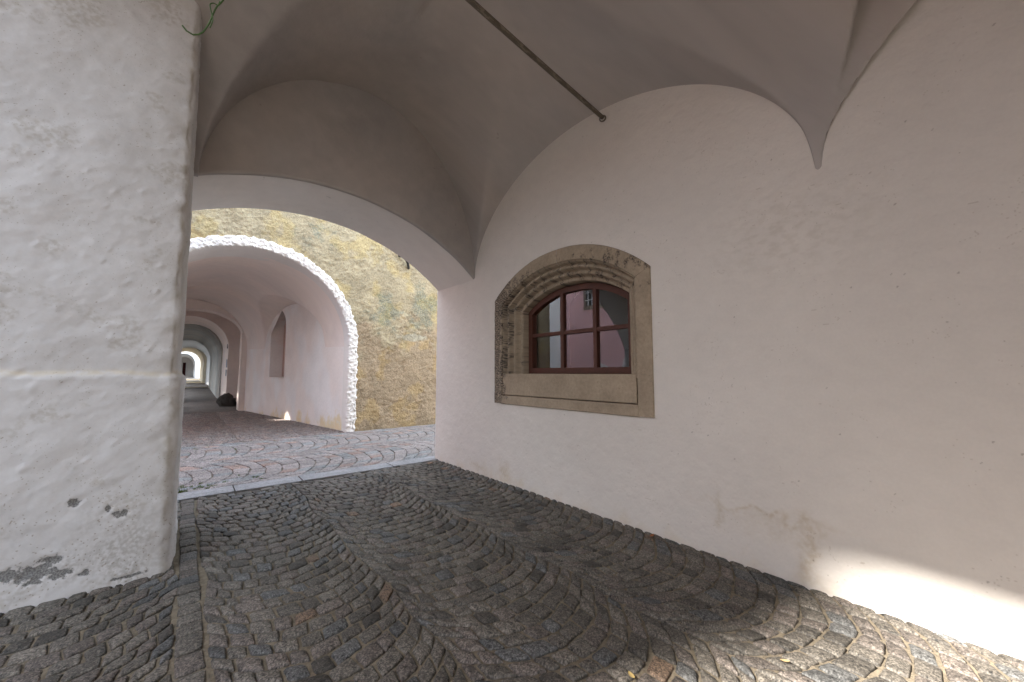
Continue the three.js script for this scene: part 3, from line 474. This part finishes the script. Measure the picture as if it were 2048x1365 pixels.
// first bay: right wall with a niche, ceiling with a side penetration, left wall with an opening
const B0 = { z0: -8.6, z1: -15.3, xr0: 2.585, xr1: 1.5, w0: 3.46, w1: 2.75, ys0: 1.75, ys1: 1.95, yc0: 3.48, yc1: 3.42 };
{
  const N = 44, pen = (z) => { const t = (z + 11.6) / 2.0; return Math.abs(t) < 1 ? 1.15 * Math.sqrt(1 - t * t) : 0; };
  const penL = (z) => { let h = 0; for (const [c, r, t] of [[-10.6, 1.25, 1.2], [-12.65, 0.42, 1.62], [-14.1, 0.85, 1.0]]) { const q = (z - c) / r; if (Math.abs(q) < 1) h = t * Math.sqrt(1 - q * q); } return h; };
  const at = (z) => { const t = (z - B0.z0) / (B0.z1 - B0.z0); return { xr: lerp(B0.xr0, B0.xr1, t), w: lerp(B0.w0, B0.w1, t), ys: lerp(B0.ys0, B0.ys1, t), yc: lerp(B0.yc0, B0.yc1, t) }; };
  const nz = 120;
  const g = grid(70, nz, (u, v, i) => {
    const z = lerp(B0.z0 + 0.02, B0.z1, v), { xr, w, ys, yc } = at(z), h = pen(z), hs = ys + h, cx = xr - w / 2, rise = yc - ys;
    // meeting of the side vault's soffit with the barrel
    const sink = Math.min(0.98, (h + 0.16 * Math.min(1, h * 4)) / rise), am = h > 0 ? Math.asin(sink) : 0;
    const wob = 0.01 * fbm2(z * 1.3, u * 5, 3);
    if (i <= 14) { const t = i / 14; const bx = cx + w / 2 * Math.cos(am), by = ys + rise * Math.sin(am); return [lerp(xr + 0.02, bx, t), lerp(hs, by, t) + wob * t, z]; }
    const hl = penL(z), sl = Math.min(0.98, (hl + 0.12 * Math.min(1, hl * 4)) / rise), ae = hl > 0 ? Math.PI - Math.asin(sl) : Math.PI;
    if (i >= 60) { const t = (i - 60) / 10; return [lerp(cx + w / 2 * Math.cos(ae), xr - w - 0.02, t), lerp(ys + rise * Math.sin(ae), ys + hl, t), z]; }
    const a = lerp(am, ae, (i - 14) / 46); return [cx + w / 2 * Math.cos(a), ys + rise * Math.sin(a) + wob * Math.sin(a), z];
  }, (u, v, q) => bayUV(q));
  add(house, 'passage_vault', g, M.pink);
  // right wall: built in its own plane, then turned
  const L = Math.hypot(B0.z1 - B0.z0, B0.xr1 - B0.xr0), top = []; for (let i = 0; i <= 40; i++) { const t = i / 40, z = lerp(B0.z0, B0.z1, t); top.push([t * L, at(z).ys + pen(z) + 0.05]); }
  const nz0 = 3.47, nz1 = 4.62, nc = (nz0 + nz1) / 2, nw = (nz1 - nz0) / 2, niche = [[nz0, 1.06], [nz1, 1.09], [nz1, 2.35]]; for (let i = 1; i < 16; i++) { const a = Math.PI * i / 16; niche.push([nc + nw * Math.cos(a), 2.35 + 0.6 * Math.pow(Math.sin(a), 0.9)]); } niche.push([nz0, 2.35]);
  const wg = slabXY([[0.02, -0.2], [L, -0.2], ...top.slice().reverse()], 0, 0.45, [niche], 0.02);
  const dir = new THREE.Vector3(B0.xr1 - B0.xr0, 0, B0.z1 - B0.z0).normalize(), nrm = new THREE.Vector3(-dir.z, 0, dir.x);   // nrm points out of the passage (+x)
  const mtx = new THREE.Matrix4().makeBasis(dir, new THREE.Vector3(0, 1, 0), nrm).setPosition(B0.xr0, 0, B0.z0);
  wg.applyMatrix4(mtx); add(house, 'passage_wall', wg, M.pinkWall = std({
    map: tex(1024, 512, (u, v, c) => { const s = u * 7, y = v * 3.5, m = 1 + 0.07 * fbm2(s * 1.2, y * 1.2, 4) + 0.05 * fbm2(s * 12, y * 12, 3); let r = 0.81 * m, g2 = 0.725 * m, b = 0.67 * m; const pal = smooth(-0.2, 0.4, fbm2(s * 0.7 + 3, y * 0.5, 3)); g2 *= 1 + 0.06 * pal; b *= 1 + 0.1 * pal; const d = smooth(0.0, 0.28, 0.34 + 0.4 * fbm2(s * 1.4, 2, 4) - 0.06 * s - y + 0.2 * fbm2(s * 4, y * 4, 4)); r *= 1 - 0.05 * d; g2 *= 1 - 0.16 * d; b *= 1 - 0.42 * d; const pl = fbm2(s * 5, y * 5 + 9, 4) > 0.3 ? d : 0; r = lerp(r, 0.72, pl * 0.6); g2 = lerp(g2, 0.68, pl * 0.6); b = lerp(b, 0.62, pl * 0.6); c[0] = r; c[1] = g2; c[2] = b; }, { srgb: true, rep: [1 / 7, 1 / 3.5] }), bumpMap: plasterBump, bumpScale: 0.01 }));
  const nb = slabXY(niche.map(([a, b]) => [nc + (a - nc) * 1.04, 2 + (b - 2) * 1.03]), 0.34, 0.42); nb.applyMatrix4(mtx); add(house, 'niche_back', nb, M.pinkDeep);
  // left side: piers with arched openings to the court
  const lw = (z) => at(z).xr - at(z).w, outl = [[-8.9, -0.2], [-9.4, -0.2], [-9.4, 1.65], ...arcPts(-10.6, 1.65, 1.2, 0, Math.PI, 20), [-11.8, -0.2], [-12.3, -0.2], [-12.3, 2.4], ...arcPts(-12.65, 0, 1, 0, Math.PI, 16).map(([z, y]) => [-12.65 + (z + 12.65) * 0.35, 2.4 + y * 1.05]), [-13.0, -0.2], [-13.3, -0.2], [-13.3, 1.9], ...arcPts(-14.1, 1.9, 0.8, 0, Math.PI, 16), [-14.9, -0.2], [-15.6, -0.2], [-15.6, 4.2], [-8.9, 4.2]];
  add(house, 'passage_pier_wall', slabZY(outl, lw(-12) - 0.55, lw(-12) + 0.03), M.pink);
  add(house, 'upper_storey', box(-1.7, 8, 3.75, 5.0, -15.28, ZR - 0.76), M.white);
  add(house, 'side_block', box(3.05, 8, -0.2, 3.75, -15.28, ZR - 0.76), M.white);
}
// further bays
function bay(name, label, z0, z1, xr, w, ys, yc, mat, opening = true, prev) {
  const t = thing(name, label, 'passage', 'arched bays of the long covered passage'), y0 = floorY((z0 + z1) / 2), P = profile(xr, w, ys, yc, y0);
  add(t, 'vault', grid(P.length - 1, 6, (u, v, i) => { const wob = 0.012 * n2(i * 0.4, z0 + v * 3); return [P[i][0] + wob, P[i][1], lerp(z0, z1, v)]; }, (u, v, q) => bayUV(q)), mat).geometry;
  const g = t.children[0].geometry, ix = Array.from(g.index.array), kept = [], pos = g.attributes.position;      // leave the left side open to the court
  for (let i = 0; i < ix.length; i += 3) { const xm = (pos.getX(ix[i]) + pos.getX(ix[i + 1]) + pos.getX(ix[i + 2])) / 3, ym = (pos.getY(ix[i]) + pos.getY(ix[i + 1]) + pos.getY(ix[i + 2])) / 3, zm = (pos.getZ(ix[i]) + pos.getZ(ix[i + 1]) + pos.getZ(ix[i + 2])) / 3, f = (zm - z0) / (z1 - z0); if (opening && xm < xr - w + 0.25 && ym < ys + 0.35 && f > 0.2 && f < 0.85) continue; kept.push(ix[i], ix[i + 1], ix[i + 2]); }
  g.setIndex(kept);
  ringFace(t, profile(xr + 0.7, w + 1.0, ys + 0.3, yc + 0.5, y0), P, z0 - 0.002, mat);
  add(t, 'roof', box(xr - w - 0.35, 4.5, yc + 0.06, yc + 0.7, z1, z0 - 0.01), mat);
  add(t, 'side_block', box(xr + 0.72, 4.5, -0.2, yc + 0.05, z1, z0 - 0.01), mat);
  return t;
}
const b1 = bay('passage_bay', 'pale pink arch just beyond the niche wall of the passage', -15.3, -15.9, 1.36, 2.4, 2.45, 3.15, M.pink, false);
const b2 = bay('passage_bay', 'pink bay with the dark doorway on its right', -15.92, -18.0, 1.62, 2.9, 2.5, 3.5, M.pinkDeep);
const b3 = bay('passage_bay', 'pink arch with small notices past the doorway', -18.02, -21, 1.2, 2.2, 2.1, 3.22, M.pink);
const b4 = bay('passage_bay', 'grey plastered stretch of vault behind the pink arches', -21.02, -31, 1.16, 2.15, 1.95, 3.2, M.grey);
const b5 = bay('passage_bay', 'cool white arch deep in the passage', -31.02, -40, 1.28, 2.3, 2.2, 3.18, M.pale);
const b6 = bay('passage_bay', 'cream yellow bay near the far end of the passage', -40.02, -50, 1.1, 2.2, 2.1, 3.26, M.cream);
const b7 = bay('passage_bay', 'last small white arch framing the far red door', -60, -74, 0.9, 2.1, 2.0, 3.45, M.pale);
{
  add(b2, 'door', box(1.52, 1.6, 0, 2.5, -17.5, -16.0), std({ color: new THREE.Color().setRGB(0.025, 0.017, 0.014) }));
  add(b2, 'door_head', box(1.5, 1.6, 2.52, 2.95, -17.5, -16.0), std({ color: new THREE.Color().setRGB(0.3, 0.03, 0.012) }));
  const endw = box(-3, 3, 0.4, 4.6, -74.6, -74.02); add(b7, 'end_wall', endw, M.pale);
  add(b7, 'door', box(-0.32, 0.02, 0.57, 2.65, -73.99, -73.9), std({ color: new THREE.Color().setRGB(0.05, 0.008, 0.008) }));
  // boulder at the foot of the pink pier
  const bg = new THREE.IcosahedronGeometry(0.27, 4), p = bg.attributes.position, v = new THREE.Vector3();
  for (let i = 0; i < p.count; i++) { v.fromBufferAttribute(p, i); const k = 1 + 0.45 * fbm3(v.x * 3, v.y * 3, v.z * 3, 4); p.setXYZ(i, v.x * k * 1.1, v.y * k * 0.95, v.z * k); } bg.computeVertexNormals(); bg.translate(1.22, 0.16, -17.75);
  const m = add(scene, 'boulder', bg, std({ color: new THREE.Color().setRGB(0.09, 0.08, 0.07), bumpMap: withBump(grainBump, 2), bumpScale: 0.03 })); m.userData = { label: 'dark rough boulder at the foot of the pink pier', category: 'boulder' };
  // small dark plates and notices on the pier
  const plate = (n, x, y, z, h, w, c, l) => { const q = add(scene, n, box(x - 0.025, x, y - h / 2, y + h / 2, z - w / 2, z + w / 2), std({ color: new THREE.Color().setRGB(...c), roughness: 0.6 })); q.userData = { label: l, category: n === 'wall_notice' ? 'notice' : 'plate' }; };
  plate('wall_plate', 1.197, 2.2, -18.35, 0.16, 0.14, [0.03, 0.03, 0.03], 'small dark plate high on the pink passage pier');
  plate('wall_notice', 1.197, 1.55, -18.35, 0.3, 0.2, [0.28, 0.3, 0.36], 'grey blue notice on the pink passage pier');
  plate('wall_notice', 1.197, 1.2, -18.4, 0.24, 0.16, [0.3, 0.31, 0.35], 'lower pale notice on the pink passage pier');
}
// small black iron bracket high on the rough wall
{
  const parts = [new THREE.TubeGeometry(new THREE.CatmullRomCurve3([[3.62, 3.86, ZR + 0.02], [3.68, 3.82, ZR + 0.12], [3.78, 3.72, ZR + 0.12], [3.86, 3.6, ZR + 0.02]].map((a) => new THREE.Vector3(...a))), 24, 0.03, 8)];
  const m = add(scene, 'iron_bracket', parts[0], std({ color: new THREE.Color().setRGB(0.015, 0.015, 0.017), roughness: 0.5 })); m.userData = { label: 'small black iron bracket on the ochre wall under the arch', category: 'bracket' };
}

// ---------------------------------------------------------------- houses of the court (pink one mirrored in the window panes, the others unseen light blockers)
function courtHouse(name, label, x0, x1, z0, z1, h, mat, detail) {
  const t = thing(name, label, 'building'); add(t, 'wall', box(x0, x1, -0.2, h, z0, z1), mat);
  add(t, 'roof', slabXY([[x0, h + 0.004], [x1 + 0.3, h + 0.004], [(x0 + x1) / 2, h + 0.9]], z0 - 0.3, z1), M.roofTile);
  if (detail) detail(t, x1); return t;
}
courtHouse('pink_house', 'tall pink house across the court mirrored in the window panes', -9.2, -6.2, -11.6, -3.72, 11, M.pinkHouse, (t, x) => {
  const arch = (z, w, h, m, d) => { const p = [[z - w, -0.1], [z + w, -0.1], ...arcPts(z, h - w, w, 0, Math.PI, 18)]; add(t, 'archway', slabZY(p, x - 0.02, x + d), m); };
  arch(-7.3, 1.25, 2.5, M.white, 0.03); arch(-7.3, 1.0, 2.3, M.dark, 0.035); arch(-9.5, 0.5, 1.55, M.white, 0.03); arch(-9.5, 0.42, 1.2, M.dark, 0.035);
  add(t, 'window', slabZY([[-10.3, 3.7], [-9.2, 3.7], [-9.2, 5.1], [-10.3, 5.1]], x - 0.02, x + 0.03), M.stone);
  add(t, 'window_glass', slabZY([[-10.15, 3.85], [-9.35, 3.85], [-9.35, 4.95], [-10.15, 4.95]], x, x + 0.04), M.dark);
  for (let i = 0; i < 4; i++) { add(t, 'window_bar', box(x + 0.042, x + 0.075, 3.85, 4.95, -10.05 + i * 0.2, -10.02 + i * 0.2), M.pale); if (i < 3) add(t, 'window_bar', box(x + 0.076, x + 0.1, 4.05 + i * 0.3, 4.08 + i * 0.3, -10.15, -9.35), M.pale); }
});
courtHouse('added_court_house', 'unseen white house added further along the court to block the sun', -12, -7.6, -72, -11.65, 8.3, M.pale);  // added out of view, eaves height set to hold the sun off the passage
courtHouse('added_end_house', 'unseen brown house added at the near end of the court to dim the pier', -6.3, -1.0, 6.5, 12, 8.5, M.umber);  // added out of view behind the camera, to darken the pier face
courtHouse('added_low_house', 'unseen low brown house added on the near side of the court to cut sky light', -12, -6.4, -3.4, 22, 4.6, M.umber);  // added out of view, dark walled, to limit sky light and bounce

// ---------------------------------------------------------------- small things
// vine tendril hanging into the picture at the top
{
  const v = (a) => a.map(([x, y, z]) => new THREE.Vector3(x, y, z));
  const t = thing('vine_tendril', 'thin curling green vine tendril hanging beside the pier', 'vine'), gm = std({ color: new THREE.Color().setRGB(0.045, 0.1, 0.018), roughness: 0.6 });
  add(t, 'stem', new THREE.TubeGeometry(new THREE.CatmullRomCurve3(v([[-0.073, 2.462, -1.8], [-0.06, 2.448, -1.8], [-0.04, 2.444, -1.8], [-0.019, 2.462, -1.8], [0.002, 2.515, -1.8], [0.012, 2.56, -1.8], [0.022, 2.597, -1.8], [0.04, 2.636, -1.8], [0.06, 2.9, -1.78], [0.02, 3.4, -1.75], [-0.1, 4.1, -1.7]])), 90, 0.0028, 7), gm);
  add(t, 'side_shoot', new THREE.TubeGeometry(new THREE.CatmullRomCurve3(v([[0.006, 2.5, -1.8], [0.012, 2.535, -1.795], [0.004, 2.566, -1.79], [0.002, 2.59, -1.795], [0.014, 2.604, -1.8], [0.024, 2.603, -1.8], [0.03, 2.622, -1.8]])), 40, 0.0022, 6), gm);
}
// fallen leaves and buds on the paving
function leaf(x, z, size, rot, rgb, label) {
  const g = grid(6, 4, (u, v) => { const a = (u - 0.5) * 2, w = Math.sqrt(Math.max(0, 1 - a * a)) * 0.45; return [a * size, 0.006 + size * 0.3 * (a * a * 0.4 + Math.abs(v - 0.5) * 0.8), (v - 0.5) * 2 * w * size]; }); g.rotateY(rot); g.translate(x, 0.002, z);
  const m = add(scene, 'fallen_leaf', g, std({ color: new THREE.Color().setRGB(...rgb), side: THREE.DoubleSide })); m.userData = { label, category: 'leaf', group: 'leaves fallen on the paving' };
}
leaf(2.34, -0.15, 0.022, 0.4, [0.5, 0.22, 0.16], 'small pinkish leaf lying on the sunlit setts by the wall');
leaf(1.42, -0.98, 0.02, 1.2, [0.5, 0.36, 0.14], 'tiny yellow leaf at the edge of the sun patch');
leaf(2.7, -1.66, 0.03, 0.2, [0.25, 0.09, 0.03], 'rust red leaf at the foot of the white wall');
leaf(1.98, -0.62, 0.018, 2.2, [0.4, 0.28, 0.14], 'tan leaf in a joint near the wall foot in sun');
// moss and grass in the joints near the kerb
{
  const P = [], tuft = (x, z, n, h) => { for (let i = 0; i < n; i++) { const a = rnd() * 6.28, r = rnd() * 0.025, bx = x + Math.cos(a) * r, bz = z + Math.sin(a) * r * 0.5, l = h * (0.4 + 0.6 * rnd()), dx = (rnd() - 0.5) * 0.03, dz = (rnd() - 0.5) * 0.03, w = 0.0035; P.push(bx - w, -0.015, bz, bx + w, -0.015, bz, bx + dx, l, bz + dz); } };
  for (let i = 0; i < 70; i++) { const x = -0.15 + 1.1 * rnd() * rnd(), z = -5.26 - 0.45 * rnd() * rnd(); if (n2(x * 6, z * 9) > -0.1) tuft(x, z, 16, 0.022); }
  for (let i = 0; i < 90; i++) tuft(-0.2 + 3 * rnd(), -7.6 - 0.75 * rnd(), 6, 0.012);
  for (let i = 0; i < 70; i++) tuft(-0.2 + 4 * rnd(), -5.4 - 1.8 * rnd(), 5, 0.01);
  const g = new THREE.BufferGeometry(); g.setAttribute('position', new THREE.Float32BufferAttribute(P, 3)); g.computeVertexNormals();
  const m = add(scene, 'joint_moss', g, std({ color: new THREE.Color().setRGB(0.09, 0.14, 0.025), side: THREE.DoubleSide })); m.userData = { kind: 'stuff', label: 'green moss and grass growing in the alley joints', category: 'moss' };
}
renderer.render(scene, camera);
